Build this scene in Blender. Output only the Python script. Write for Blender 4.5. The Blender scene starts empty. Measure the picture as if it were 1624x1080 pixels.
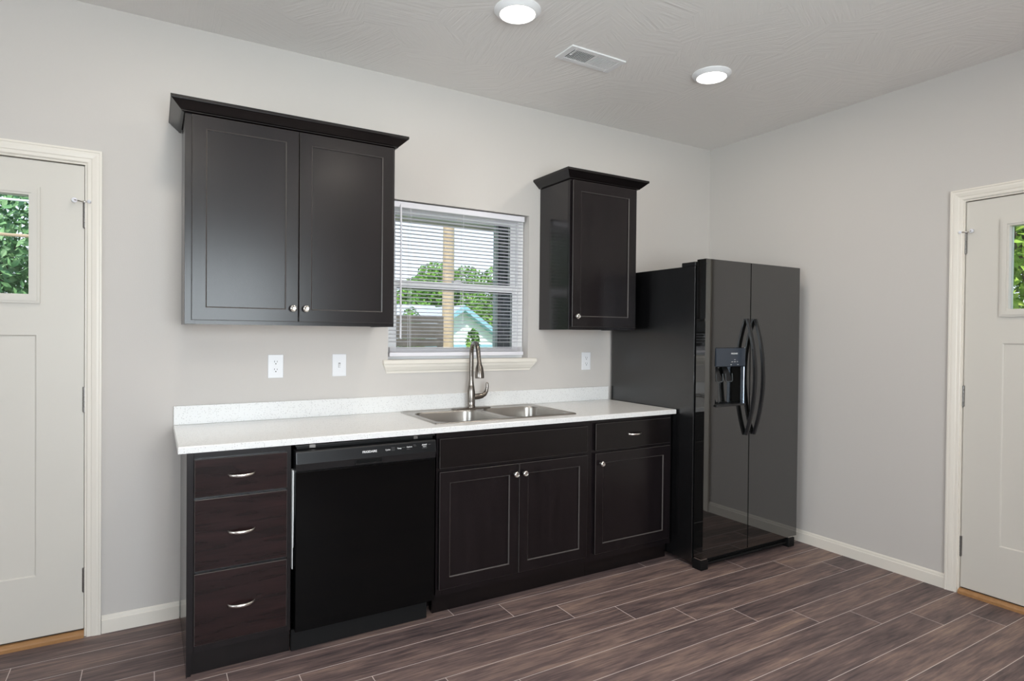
import bpy, bmesh, math, random
from mathutils import Vector, Matrix
random.seed(7)
S = bpy.context.scene
COL = S.collection
PI = math.pi

# ------------------------------------------------------------------ camera
YAW, PITCH, ROLL, FPX = 0.536582, -0.010429, 0.009573, 958.08
fw = Vector((math.sin(YAW)*math.cos(PITCH), math.cos(YAW)*math.cos(PITCH), math.sin(PITCH)))
rt = Vector((math.cos(YAW), -math.sin(YAW), 0.0))
up = rt.cross(fw)
r2 = rt*math.cos(ROLL) + up*math.sin(ROLL)
u2 = -rt*math.sin(ROLL) + up*math.cos(ROLL)
cam = bpy.data.objects.new('camera', bpy.data.cameras.new('camera'))
COL.objects.link(cam)
cam.matrix_world = Matrix(((r2.x, u2.x, -fw.x, -0.0142), (r2.y, u2.y, -fw.y, -3.2478), (r2.z, u2.z, -fw.z, 1.3554), (0, 0, 0, 1)))
cam.data.sensor_fit = 'HORIZONTAL'
cam.data.sensor_width = 36.0
cam.data.lens = 36.0*FPX/1624.0
cam.data.clip_start = 0.05
cam.data.clip_end = 300
S.camera = cam

# ------------------------------------------------------------------ view, sky, sun, daylight
S.view_settings.view_transform = 'Standard'
S.view_settings.look = 'None'
S.view_settings.exposure = -0.07
S.view_settings.gamma = 1.0
S.view_settings.use_curve_mapping = False

W = bpy.data.worlds.new('sky'); S.world = W
W.use_nodes = True
nt = W.node_tree; nt.nodes.clear()
_o = nt.nodes.new('ShaderNodeOutputWorld'); _b = nt.nodes.new('ShaderNodeBackground')
_tc = nt.nodes.new('ShaderNodeTexCoord'); _sx = nt.nodes.new('ShaderNodeSeparateXYZ')
_rp = nt.nodes.new('ShaderNodeValToRGB'); _nz = nt.nodes.new('ShaderNodeTexNoise')
_nz.inputs['Scale'].default_value = 3.0; _nz.inputs['Detail'].default_value = 5
_ad = nt.nodes.new('ShaderNodeMath'); _ad.operation = 'MULTIPLY_ADD'; _ad.inputs[1].default_value = 0.25
nt.links.new(_tc.outputs['Generated'], _sx.inputs[0]); nt.links.new(_tc.outputs['Generated'], _nz.inputs['Vector'])
nt.links.new(_nz.outputs['Fac'], _ad.inputs[0]); nt.links.new(_sx.outputs['Z'], _ad.inputs[2])
nt.links.new(_ad.outputs[0], _rp.inputs['Fac'])
_rp.color_ramp.elements[0].position = 0.05; _rp.color_ramp.elements[0].color = (0.92, 0.97, 1, 1)
_rp.color_ramp.elements[1].position = 0.8; _rp.color_ramp.elements[1].color = (0.42, 0.66, 1.0, 1)
nt.links.new(_rp.outputs['Color'], _b.inputs['Color'])
_b.inputs['Strength'].default_value = 1.7
nt.links.new(_b.outputs[0], _o.inputs['Surface'])

sun = bpy.data.objects.new('sun', bpy.data.lights.new('sun', 'SUN'))
COL.objects.link(sun)
sun.data.energy = 6.0; sun.data.angle = math.radians(0.6); sun.data.color = (1.0, 0.95, 0.86)
sun.rotation_euler = Vector((0.45, 0.62, -0.95)).to_track_quat('-Z', 'Y').to_euler()

DAY = 140.0
LAMP = 4.6
def area(name, loc, direction, sx, sy, power, color):
    l = bpy.data.lights.new(name, 'AREA'); l.shape = 'RECTANGLE'; l.size = sx; l.size_y = sy
    l.energy = power; l.color = color
    o = bpy.data.objects.new(name, l); COL.objects.link(o)
    o.location = loc; o.rotation_euler = Vector(direction).to_track_quat('-Z', 'Y').to_euler()
    return o
# daylight area lights outside the rear window and the added side window
area('daylight', (0.45, -5.3, 1.50), (0, 1, 0.55), 1.9, 1.7, DAY*1.25, (0.88, 0.94, 1.0))
area('daylight', (-2.9, -3.0, 1.55), (1, 0.1, 0.45), 1.7, 1.5, DAY*0.72, (0.88, 0.94, 1.0))  # side light added to brighten the right wall

# ------------------------------------------------------------------ materials
def newmat(name):
    m = bpy.data.materials.new(name); m.use_nodes = True
    n = m.node_tree; return m, n, n.nodes['Principled BSDF']
def pbr(name, col, rough=0.5, metal=0.0, spec=0.5, coat=0.0, emit=None, es=0):
    m, n, b = newmat(name)
    b.inputs['Base Color'].default_value = (*col, 1)
    b.inputs['Roughness'].default_value = rough
    b.inputs['Metallic'].default_value = metal
    b.inputs['Specular IOR Level'].default_value = spec
    b.inputs['Coat Weight'].default_value = coat
    if emit:
        b.inputs['Emission Color'].default_value = (*emit, 1); b.inputs['Emission Strength'].default_value = es
    return m
def N(n, t, **kw):
    x = n.nodes.new(t)
    for k, v in kw.items():
        if k in x.inputs: x.inputs[k].default_value = v
        else: setattr(x, k, v)
    return x
def mth(n, op, a, b=None, c=None):
    x = n.nodes.new('ShaderNodeMath'); x.operation = op
    for i, v in enumerate((a, b, c)):
        if v is None: continue
        if isinstance(v, (int, float)): x.inputs[i].default_value = v
        else: n.links.new(v, x.inputs[i])
    return x.outputs[0]
def ramp(n, fac, stops):
    r = n.nodes.new('ShaderNodeValToRGB')
    while len(r.color_ramp.elements) < len(stops): r.color_ramp.elements.new(0.5)
    for e, (p, c) in zip(r.color_ramp.elements, stops): e.position = p; e.color = (*c, 1)
    n.links.new(fac, r.inputs[0]); return r.outputs[0]
def pos(n, scale=(1, 1, 1)):
    t = n.nodes.new('ShaderNodeNewGeometry')
    m = n.nodes.new('ShaderNodeMapping'); m.inputs['Scale'].default_value = scale
    n.links.new(t.outputs['Position'], m.inputs['Vector']); return m.outputs[0]
def bump(n, b, h, strength=0.2, dist=0.01):
    x = n.nodes.new('ShaderNodeBump'); x.inputs['Strength'].default_value = strength; x.inputs['Distance'].default_value = dist
    n.links.new(h, x.inputs['Height']); n.links.new(x.outputs[0], b.inputs['Normal'])
def noise(n, vec, scale, detail=3, rough=0.5, dist=0.0):
    x = N(n, 'ShaderNodeTexNoise', Scale=scale, Detail=detail, Roughness=rough, Distortion=dist)
    n.links.new(vec, x.inputs['Vector']); return x.outputs['Fac']

def paint(name, col, bumpscale=180, bs=0.08):
    m, n, b = newmat(name)
    p = pos(n)
    b.inputs['Base Color'].default_value = (*col, 1)
    b.inputs['Roughness'].default_value = 0.6
    b.inputs['Specular IOR Level'].default_value = 0.3
    bump(n, b, noise(n, p, bumpscale, 2), bs, 0.003)
    return m
M_WALL = paint('greige wall paint', (0.60, 0.570, 0.545))
M_TRIM = pbr('cream trim paint', (0.80, 0.755, 0.685), 0.35)
M_DOOR = pbr('ivory door paint', (0.66, 0.63, 0.58), 0.42)

# ceiling: brushed stipple texture
m, n, b = newmat('brushed ceiling texture'); M_CEIL = m
p = pos(n)
b.inputs['Base Color'].default_value = (0.85, 0.825, 0.80, 1); b.inputs['Roughness'].default_value = 0.8
vor = N(n, 'ShaderNodeTexVoronoi', Scale=3.4); n.links.new(p, vor.inputs['Vector'])
sep = n.nodes.new('ShaderNodeSeparateColor'); n.links.new(vor.outputs['Color'], sep.inputs[0])
ang = mth(n, 'MULTIPLY', sep.outputs[0], 6.28)
rotn = n.nodes.new('ShaderNodeVectorRotate'); rotn.rotation_type = 'Z_AXIS'
n.links.new(p, rotn.inputs['Vector']); n.links.new(ang, rotn.inputs['Angle'])
mp = n.nodes.new('ShaderNodeMapping'); mp.inputs['Scale'].default_value = (4, 60, 1); n.links.new(rotn.outputs[0], mp.inputs['Vector'])
bump(n, b, noise(n, mp.outputs[0], 1.0, 3, 0.55, 0.6), 0.5, 0.006)

# floor: staggered dark vinyl planks with pale grey joints
m, n, b = newmat('dark plank flooring'); M_FLOOR = m
PW, PL, STEP = 0.1537, 1.2400, 0.2463
g = n.nodes.new('ShaderNodeNewGeometry'); sx = n.nodes.new('ShaderNodeSeparateXYZ'); n.links.new(g.outputs['Position'], sx.inputs[0])
X, Y = sx.outputs['X'], sx.outputs['Y']
v = mth(n, 'DIVIDE', mth(n, 'MULTIPLY_ADD', Y, -1.0, -0.4730 + 10*PW), PW)
row = mth(n, 'FLOOR', v)
fv = mth(n, 'SUBTRACT', v, row)
uu = mth(n, 'DIVIDE', mth(n, 'SUBTRACT', X, mth(n, 'MULTIPLY_ADD', row, STEP, 1.235 - 10*STEP)), PL)
ci = mth(n, 'FLOOR', uu)
fu = mth(n, 'SUBTRACT', uu, ci)
ev = mth(n, 'MULTIPLY', mth(n, 'MINIMUM', fv, mth(n, 'SUBTRACT', 1.0, fv)), PW)
eu = mth(n, 'MULTIPLY', mth(n, 'MINIMUM', fu, mth(n, 'SUBTRACT', 1.0, fu)), PL)
joint = mth(n, 'LESS_THAN', mth(n, 'MINIMUM', ev, eu), 0.0014)
idn = mth(n, 'MULTIPLY_ADD', row, 7.31, mth(n, 'MULTIPLY', ci, 3.77))
cmb = n.nodes.new('ShaderNodeCombineXYZ')
n.links.new(mth(n, 'MULTIPLY_ADD', idn, 5.13, mth(n, 'MULTIPLY', X, 1.6)), cmb.inputs[0])
n.links.new(mth(n, 'MULTIPLY', Y, 11.0), cmb.inputs[1]); n.links.new(idn, cmb.inputs[2])
big = noise(n, cmb.outputs[0], 1.3, 4, 0.6, 0.4)
cmb2 = n.nodes.new('ShaderNodeCombineXYZ')
n.links.new(mth(n, 'MULTIPLY_ADD', idn, 2.1, mth(n, 'MULTIPLY', X, 6.0)), cmb2.inputs[0])
n.links.new(mth(n, 'MULTIPLY', Y, 95.0), cmb2.inputs[1]); n.links.new(idn, cmb2.inputs[2])
fine = noise(n, cmb2.outputs[0], 1.0, 4, 0.65)
wn = n.nodes.new('ShaderNodeTexWhiteNoise'); wn.noise_dimensions = '1D'; n.links.new(idn, wn.inputs['W'])
tone = mth(n, 'ADD', mth(n, 'MULTIPLY', big, 0.62), mth(n, 'MULTIPLY_ADD', fine, 0.50, mth(n, 'MULTIPLY_ADD', wn.outputs['Value'], 0.10, -0.11)))
woodc = ramp(n, tone, [(0.30, (0.050, 0.040, 0.044)), (0.50, (0.160, 0.113, 0.108)), (0.62, (0.265, 0.185, 0.158)), (0.78, (0.40, 0.275, 0.205))])
mix = n.nodes.new('ShaderNodeMix'); mix.data_type = 'RGBA'
n.links.new(joint, mix.inputs['Factor']); n.links.new(woodc, mix.inputs['A']); mix.inputs['B'].default_value = (0.66, 0.58, 0.55, 1)
n.links.new(mix.outputs['Result'], b.inputs['Base Color'])
b.inputs['Roughness'].default_value = 0.5; b.inputs['Specular IOR Level'].default_value = 0.3
bump(n, b, fine, 0.06, 0.003)

def stained(name, c0, c1, axis='z', rough=0.33, spec=0.5):
    m, n, b = newmat(name)
    p = pos(n, (14, 14, 1.2) if axis == 'z' else (1.4, 14, 16))
    f = noise(n, p, 2.2, 5, 0.6, 0.6)
    n.links.new(ramp(n, f, [(0.3, c0), (0.72, c1)]), b.inputs['Base Color'])
    b.inputs['Roughness'].default_value = rough; b.inputs['Specular IOR Level'].default_value = spec
    bump(n, b, noise(n, pos(n, (120, 120, 6) if axis == 'z' else (6, 120, 120)), 1.0, 3), 0.02, 0.002)
    return m
M_CAB = stained('espresso stained maple', (0.0052, 0.0037, 0.0046), (0.0110, 0.0078, 0.0090), rough=0.25, spec=0.40)
M_DRAW = stained('espresso drawer fronts with reddish grain', (0.007, 0.0036, 0.0036), (0.026, 0.0112, 0.0112), 'x', rough=0.22, spec=0.3)
M_CABH = stained('espresso horizontal grain', (0.0042, 0.0031, 0.0034), (0.0085, 0.006, 0.0062), 'x', rough=0.25, spec=0.40)
M_CABSIDE = stained('espresso lacquered side panel', (0.0052, 0.0037, 0.0046), (0.0110, 0.0078, 0.0090), rough=0.18, spec=0.6)
M_EDGELIT = pbr('rubbed lacquer edge', (0.07, 0.062, 0.059), 0.3)  # paler colour paints the light catching bead and bevel edges
M_CABIN = pbr('natural wood cabinet underside', (0.45, 0.31, 0.20), 0.5)
M_BLACK = pbr('gloss black enamel', (0.0028, 0.0028, 0.003), 0.08, spec=0.16)
M_FDOOR = pbr('mirror gloss black enamel', (0.006, 0.006, 0.0058), 0.035, spec=1.0, coat=0.6)
M_BLACKS = pbr('satin black plastic', (0.011, 0.011, 0.012), 0.3)
M_BLACKM = pbr('matt black plastic', (0.005, 0.005, 0.0053), 0.55, spec=0.25)
M_PANEL = pbr('charcoal control panel', (0.009, 0.009, 0.010), 0.33, spec=0.17)
M_DISP = pbr('slate dispenser panel', (0.035, 0.045, 0.062), 0.25)
M_PRINT = pbr('white printed lettering', (0.72, 0.72, 0.72), 0.5)
M_PRINTG = pbr('grey printed lettering', (0.22, 0.22, 0.22), 0.5)
M_CLEAR = pbr('clear smoky plastic', (0.10, 0.11, 0.115), 0.15)
M_REFLSTRIP = pbr('satin dispenser trim', (0.45, 0.52, 0.62), 0.25, 0.9)  # bluish bright colour imitates a reflection on the recess wall
# textured fridge side
m, n, b = newmat('textured black enamel'); M_FSIDE = m
b.inputs['Base Color'].default_value = (0.0045, 0.0045, 0.005, 1); b.inputs['Roughness'].default_value = 0.15; b.inputs['Specular IOR Level'].default_value = 1.0
bump(n, b, noise(n, pos(n), 300, 2), 0.55, 0.0015)
# quartz
m, n, b = newmat('white speckled quartz'); M_QUARTZ = m
p = pos(n)
vo = N(n, 'ShaderNodeTexVoronoi', Scale=210.0); n.links.new(p, vo.inputs['Vector'])
sp = n.nodes.new('ShaderNodeSeparateColor'); n.links.new(vo.outputs['Color'], sp.inputs[0])
spk = mth(n, 'MULTIPLY', mth(n, 'LESS_THAN', vo.outputs['Distance'], 0.33), mth(n, 'GREATER_THAN', sp.outputs[0], 0.72))
mx = n.nodes.new('ShaderNodeMix'); mx.data_type = 'RGBA'; n.links.new(spk, mx.inputs['Factor'])
mx.inputs['A'].default_value = (0.80, 0.80, 0.795, 1); mx.inputs['B'].default_value = (0.50, 0.49, 0.49, 1)
n.links.new(mx.outputs['Result'], b.inputs['Base Color'])
b.inputs['Roughness'].default_value = 0.22
def brushed(name, col, rough, scale, amp):
    m, n, b = newmat(name)
    b.inputs['Metallic'].default_value = 1.0; b.inputs['Base Color'].default_value = (*col, 1)
    f = noise(n, pos(n, scale), 1.0, 2)
    n.links.new(mth(n, 'MULTIPLY_ADD', f, amp, rough - amp/2), b.inputs['Roughness'])
    return m
M_STEEL = brushed('brushed stainless steel', (0.41, 0.39, 0.365), 0.31, (260, 260, 5), 0.07)
M_NICKEL = brushed('brushed nickel', (0.235, 0.212, 0.192), 0.24, (30, 30, 900), 0.04)
M_KNOB = pbr('satin nickel', (0.78, 0.76, 0.73), 0.25, 1.0)
M_HINGE = pbr('dark nickel hinge', (0.23, 0.22, 0.21), 0.35, 0.9)
M_RUBBER = pbr('clear white rubber', (0.75, 0.75, 0.80), 0.4)
M_OAK = stained('oak threshold', (0.34, 0.17, 0.065), (0.44, 0.235, 0.10), 'x', 0.4)
M_SWEEP = pbr('dark door sweep', (0.03, 0.026, 0.022), 0.7)
M_VINYL = pbr('white vinyl', (0.82, 0.82, 0.82), 0.4)
M_BLIND = pbr('white blind', (0.80, 0.79, 0.84), 0.45)
M_PLATE = pbr('white plastic', (0.82, 0.83, 0.86), 0.35)
M_DARK = pbr('dark slot', (0.006, 0.006, 0.006), 0.7, spec=0.1)
M_VENT = pbr('white vent enamel', (0.84, 0.84, 0.85), 0.4)
M_DUCT = pbr('dark duct', (0.05, 0.055, 0.062), 0.6)
M_INSUL = pbr('white insulation', (0.62, 0.62, 0.62), 0.7)
M_LTRIM = pbr('white light trim', (0.85, 0.85, 0.86), 0.45)
M_LENS = pbr('lit diffuser', (0.9, 0.9, 0.9), 0.5, emit=(1.0, 0.93, 0.84), es=12.0)
M_BRICK = None
def glass(name, tint=(1, 1, 1), refl=0.06):
    m = bpy.data.materials.new(name); m.use_nodes = True; n = m.node_tree; n.nodes.clear()
    o = n.nodes.new('ShaderNodeOutputMaterial'); mx = n.nodes.new('ShaderNodeMixShader')
    t = n.nodes.new('ShaderNodeBsdfTransparent'); t.inputs[0].default_value = (*tint, 1)
    gl = n.nodes.new('ShaderNodeBsdfGlossy'); gl.inputs['Roughness'].default_value = 0.0
    fr = n.nodes.new('ShaderNodeFresnel'); fr.inputs['IOR'].default_value = 1.45
    n.links.new(fr.outputs[0], mx.inputs[0]); n.links.new(t.outputs[0], mx.inputs[1]); n.links.new(gl.outputs[0], mx.inputs[2])
    n.links.new(mx.outputs[0], o.inputs['Surface']); return m
M_GLASS = glass('window glass', (0.97, 0.985, 0.98))
# exterior
def varied(name, cols, scale, rough=0.8):
    m, n, b = newmat(name)
    k = len(cols)
    n.links.new(ramp(n, noise(n, pos(n), scale, 4, 0.6), [(0.25 + 0.5*i/(k - 1), c) for i, c in enumerate(cols)]), b.inputs['Base Color'])
    b.inputs['Roughness'].default_value = rough; b.inputs['Specular IOR Level'].default_value = 0.25
    return m
M_LEAF = varied('green leaves', [(0.05, 0.13, 0.025), (0.13, 0.29, 0.045), (0.30, 0.46, 0.09)], 2.2)
M_LEAFY = varied('yellow green leaves', [(0.09, 0.19, 0.03), (0.26, 0.40, 0.06), (0.52, 0.60, 0.14)], 2.6)
M_LEAFD = varied('deep green leaves', [(0.06, 0.15, 0.06), (0.17, 0.33, 0.14), (0.42, 0.58, 0.36)], 2.6)
M_BARK = varied('bark', [(0.10, 0.07, 0.05), (0.20, 0.15, 0.11)], 9)
M_POLE = varied('weathered pole timber', [(0.42, 0.30, 0.20), (0.62, 0.47, 0.33)], 5)
M_FENCE = varied('weathered fence boards', [(0.085, 0.07, 0.062), (0.16, 0.135, 0.12)], 3)
M_GRASS = varied('lawn', [(0.10, 0.18, 0.05), (0.22, 0.32, 0.10)], 1.3)
M_SIDING = pbr('white clapboard', (0.85, 0.87, 0.88), 0.6)
M_BLUE = pbr('pale blue trim', (0.28, 0.50, 0.60), 0.5)
M_SHINGLE = varied('grey shingles', [(0.36, 0.37, 0.40), (0.48, 0.49, 0.52)], 3)
M_SOFFIT = pbr('beige soffit vinyl', (0.74, 0.71, 0.58), 0.6)
m, n, b = newmat('dark brick'); M_BRICK = m
br = N(n, 'ShaderNodeTexBrick', Scale=5.0); n.links.new(pos(n), br.inputs['Vector'])
mpg = n.nodes.new('ShaderNodeMapping'); 
gg = n.nodes.new('ShaderNodeNewGeometry'); s3 = n.nodes.new('ShaderNodeSeparateXYZ'); n.links.new(gg.outputs['Position'], s3.inputs[0])
c3 = n.nodes.new('ShaderNodeCombineXYZ'); n.links.new(mth(n, 'ADD', s3.outputs['X'], s3.outputs['Y']), c3.inputs[0]); n.links.new(s3.outputs['Z'], c3.inputs[1])
n.links.new(c3.outputs[0], br.inputs['Vector'])
br.inputs['Color1'].default_value = (0.055, 0.058, 0.07, 1); br.inputs['Color2'].default_value = (0.03, 0.033, 0.042, 1); br.inputs['Mortar'].default_value = (0.16, 0.16, 0.16, 1)
br.inputs['Mortar Size'].default_value = 0.02
n.links.new(br.outputs['Color'], b.inputs['Base Color']); b.inputs['Roughness'].default_value = 0.85
M_SIDEGRN = pbr('grey green exterior trim', (0.33, 0.40, 0.38), 0.5)

# ------------------------------------------------------------------ mesh helpers
class MB:
    def __init__(s): s.b = bmesh.new()
    def box(s, x0, x1, y0, y1, z0, z1, bev=0.0, seg=1):
        x0, x1 = min(x0, x1), max(x0, x1); y0, y1 = min(y0, y1), max(y0, y1); z0, z1 = min(z0, z1), max(z0, z1)
        t = bmesh.new()
        bmesh.ops.create_cube(t, size=1.0)
        for v in t.verts: v.co = Vector(((x0+x1)/2 + v.co.x*(x1-x0), (y0+y1)/2 + v.co.y*(y1-y0), (z0+z1)/2 + v.co.z*(z1-z0)))
        if bev: bmesh.ops.bevel(t, geom=list(t.edges), offset=bev, segments=seg, affect='EDGES', profile=0.5)
        s.add(t); return s
    def add(s, t, mat=None):
        if mat: bmesh.ops.transform(t, matrix=mat, verts=t.verts)
        me = bpy.data.meshes.new('tmp'); t.to_mesh(me); t.free(); s.b.from_mesh(me); bpy.data.meshes.remove(me)
    def poly(s, pts):
        vs = [s.b.verts.new(p) for p in pts]
        return s.b.faces.new(vs)
    def prism(s, pts, ext):
        e = Vector(ext); a = [s.b.verts.new(p) for p in pts]; c = [s.b.verts.new(Vector(p) + e) for p in pts]
        s.b.faces.new(a); s.b.faces.new(c[::-1])
        for i in range(len(a)):
            j = (i+1) % len(a); s.b.faces.new((a[i], c[i], c[j], a[j]))
        return s
    def loops(s, L, cap0=True, cap1=True, closed=True):
        V = [[s.b.verts.new(p) for p in l] for l in L]
        n = len(V[0])
        for a, c in zip(V, V[1:]):
            for i in range(n if closed else n-1):
                j = (i+1) % n
                s.b.faces.new((a[i], a[j], c[j], c[i]))
        if cap0: s.b.faces.new(V[0][::-1])
        if cap1: s.b.faces.new(V[-1])
        return s
    def lathe(s, c, prof, axis=(0, 0, 1), seg=24, cap0=True, cap1=True):
        ax = Vector(axis).normalized(); q = Vector((0, 0, 1)).rotation_difference(ax)
        L = []
        for r, h in prof:
            L.append([Vector(c) + q @ Vector((max(r, 1e-5)*math.cos(2*PI*i/seg), max(r, 1e-5)*math.sin(2*PI*i/seg), h)) for i in range(seg)])
        return s.loops(L, cap0, cap1)
    def tube(s, pts, rad, seg=10, flat=None):
        P = [Vector(p) for p in pts]; n = len(P)
        R = rad if isinstance(rad, (list, tuple)) else [rad]*n
        L = []; prev = None
        for i in range(n):
            t = (P[min(i+1, n-1)] - P[max(i-1, 0)]).normalized()
            if prev is None:
                a = Vector((0, 0, 1)) if abs(t.z) < 0.9 else Vector((1, 0, 0))
                u = (a - t*a.dot(t)).normalized()
            else:
                u = (prev - t*prev.dot(t)).normalized()
            prev = u; w = t.cross(u)
            L.append([P[i] + R[i]*(math.cos(2*PI*k/seg)*u + math.sin(2*PI*k/seg)*w) for k in range(seg)])
        return s.loops(L)
    def sheet(s, x0, x1, z0, z1, yf, yb, bev=0.0, holes=(), edge=0):
        """upright board seen from -y: bevelled rim, with recesses (x0,x1,z0,z1,depth,chamfer[,floor]) or through holes (depth None)"""
        b = s.b
        def loop(a0, a1, c0, c1, y): return [b.verts.new((a0, y, c0)), b.verts.new((a1, y, c0)), b.verts.new((a1, y, c1)), b.verts.new((a0, y, c1))]
        def bridge(l1, l2, mi=0):
            for i in range(4):
                j = (i+1) % 4; b.faces.new((l1[i], l1[j], l2[j], l2[i])).material_index = mi
        def ring(l): return [b.edges.get((l[i], l[(i+1) % 4])) or b.edges.new((l[i], l[(i+1) % 4])) for i in range(4)]
        F = loop(x0+bev, x1-bev, z0+bev, z1-bev, yf)
        if bev:
            A = loop(x0, x1, z0, z1, yf+bev); bridge(F, A, edge)
        else: A = F
        B = loop(x0, x1, z0, z1, yb); bridge(A, B)
        fe = ring(F); be = ring(B); through = False
        for h in holes:
            hx0, hx1, hz0, hz1, d, ch = h[:6]
            H = loop(hx0, hx1, hz0, hz1, yf); fe += ring(H)
            if d is None:
                H2 = loop(hx0, hx1, hz0, hz1, yb); bridge(H, H2); be += ring(H2)
            else:
                H1 = loop(hx0+ch, hx1-ch, hz0+ch, hz1-ch, yf+min(ch, d)*0.9); bridge(H, H1, edge)
                H2 = loop(hx0+ch, hx1-ch, hz0+ch, hz1-ch, yf+d); bridge(H1, H2)
                b.faces.new(H2)
        bmesh.ops.triangle_fill(b, edges=fe, use_beauty=True)
        bmesh.ops.triangle_fill(b, edges=be, use_beauty=True)
        return s
    def build(s, name, mat, parent=None, smooth=None, local=False, norm=True):
        if norm: bmesh.ops.recalc_face_normals(s.b, faces=s.b.faces)
        off = Vector((0, 0, 0))
        if parent is not None and not local:
            q = parent
            while q is not None: off = off + Vector(q.location); q = q.parent
        if off.length: bmesh.ops.translate(s.b, vec=-off, verts=s.b.verts)
        if smooth is not None:
            for f in s.b.faces: f.smooth = True
            for e in s.b.edges:
                if len(e.link_faces) == 2 and e.calc_face_angle(0) > math.radians(smooth): e.smooth = False
        me = bpy.data.meshes.new(name); s.b.to_mesh(me); s.b.free()
        for mm in (mat if isinstance(mat, (list, tuple)) else [mat]): me.materials.append(mm)
        o = bpy.data.objects.new(name, me); COL.objects.link(o)
        if parent is not None: o.parent = parent
        return o
def tag(o, label, cat, group=None):
    o['label'] = label; o['category'] = cat
    if group: o['group'] = group
    return o
def thing(name, loc, label, cat, group=None, rz=0.0):
    o = bpy.data.objects.new(name, None); COL.objects.link(o); o.location = loc; o.rotation_euler = (0, 0, rz)
    o.empty_display_size = 0.1
    return tag(o, label, cat, group)
def struct(o, label=None):
    o['kind'] = 'structure'
    if label: o['label'] = label
    return o
def root_struct(name, loc, rz=0.0, label=None):
    o = bpy.data.objects.new(name, None); COL.objects.link(o); o.location = loc; o.rotation_euler = (0, 0, rz)
    return struct(o, label)
def copy_tree(o, parent=None):
    c = o.copy(); COL.objects.link(c)
    if parent is not None: c.parent = parent
    for ch in list(o.children): copy_tree(ch, c)
    return c
def lettering(text, size, mat, parent, center, name='lettering', rx=PI/2, rz=0.0, bold=0.0, local=False):
    cu = bpy.data.curves.new(name, 'FONT'); cu.body = text; cu.size = size; cu.align_x = 'CENTER'; cu.align_y = 'CENTER'
    cu.extrude = 0.0002; cu.offset = bold
    t = bpy.data.objects.new('tmp', cu); COL.objects.link(t)
    bpy.context.view_layer.update()
    me = bpy.data.meshes.new_from_object(t.evaluated_get(bpy.context.evaluated_depsgraph_get()))
    bpy.data.objects.remove(t); me.materials.clear(); me.materials.append(mat)
    o = bpy.data.objects.new(name, me); COL.objects.link(o); o.parent = parent
    off = Vector((0, 0, 0)); q = parent
    while q is not None: off = off + Vector(q.location); q = q.parent
    o.location = Vector(center) - off; o.rotation_euler = (rx, 0, rz)
    return o

# ------------------------------------------------------------------ room shell
XR, H, XL, YR = 3.6857, 2.7885, -2.6, -5.0
WT = 0.14
D1X0, D1X1, D2Y0, D2Y1 = -1.213, -0.262, -2.656, -1.706      # door rough openings (hinge side D1X1, D2Y1)
DZ = 2.092
WX0, WX1, WZ0, WZ1 = 1.113, 2.036, 1.205, 2.106                # kitchen window opening

struct(MB().box(XL-0.1, XR+0.02, YR-0.1, 0.03, -0.12, 0.0).build('floor', M_FLOOR), 'dark brown plank floor')
struct(MB().box(XL-WT, XR+WT, YR-WT, WT, H, H+0.15).build('ceiling', M_CEIL), 'white brushed ceiling')
w = MB()
w.box(XL-WT, D1X0, 0, WT, -0.1, H).box(D1X0, D1X1, 0, WT, DZ, H).box(D1X1, WX0, 0, WT, -0.1, H)
w.box(WX0, WX1, 0, WT, -0.1, WZ0-0.024).box(WX0, WX1, 0, WT, WZ1, H).box(WX1, XR+WT, 0, WT, -0.1, H)
struct(w.build('wall_back', M_WALL), 'greige wall behind the kitchen cabinets')
w = MB()
w.box(XR, XR+WT, D2Y1, 0, -0.1, H).box(XR, XR+WT, D2Y0, D2Y1, DZ, H).box(XR, XR+WT, YR-WT, D2Y0, -0.1, H)
struct(w.build('wall_right', M_WALL), 'greige wall on the right')
LY0, LY1, LZ0_, LZ1_ = -3.85, -2.15, 0.80, 2.30
struct(MB().box(XL-WT, XL, YR-WT, LY0, -0.1, H).box(XL-WT, XL, LY1, 0, -0.1, H).box(XL-WT, XL, LY0, LY1, -0.1, LZ0_).box(XL-WT, XL, LY0, LY1, LZ1_, H).build('wall_left', M_WALL))
w = MB()
RW = [(-0.50, 1.40)]
zs0, zs1 = 0.60, 2.40
w.box(XL, XR, YR-WT, YR, -0.1, zs0).box(XL, XR, YR-WT, YR, zs1, H)
w.box(XL, RW[0][0], YR-WT, YR, zs0, zs1).box(RW[0][1], XR, YR-WT, YR, zs0, zs1)
struct(w.build('wall_rear', M_WALL))
for k, (a, c) in enumerate(RW):
    r = root_struct('window_%d' % (k+2), ((a+c)/2, YR-0.07, zs0))
    f = MB()
    f.box(a, a+0.05, YR-0.11, YR-0.03, zs0, zs1).box(c-0.05, c, YR-0.11, YR-0.03, zs0, zs1)
    f.box(a+0.05, c-0.05, YR-0.11, YR-0.03, zs0, zs0+0.05).box(a+0.05, c-0.05, YR-0.11, YR-0.03, zs1-0.05, zs1)
    f.box(a+0.05, c-0.05, YR-0.10, YR-0.04, (zs0+zs1)/2-0.02, (zs0+zs1)/2+0.02)
    struct(f.build('window_frame', M_VINYL, r))
    struct(MB().box(a+0.05, c-0.05, YR-0.073, YR-0.069, zs0+0.05, zs1-0.05).build('glass_pane', M_GLASS, r))

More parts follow.
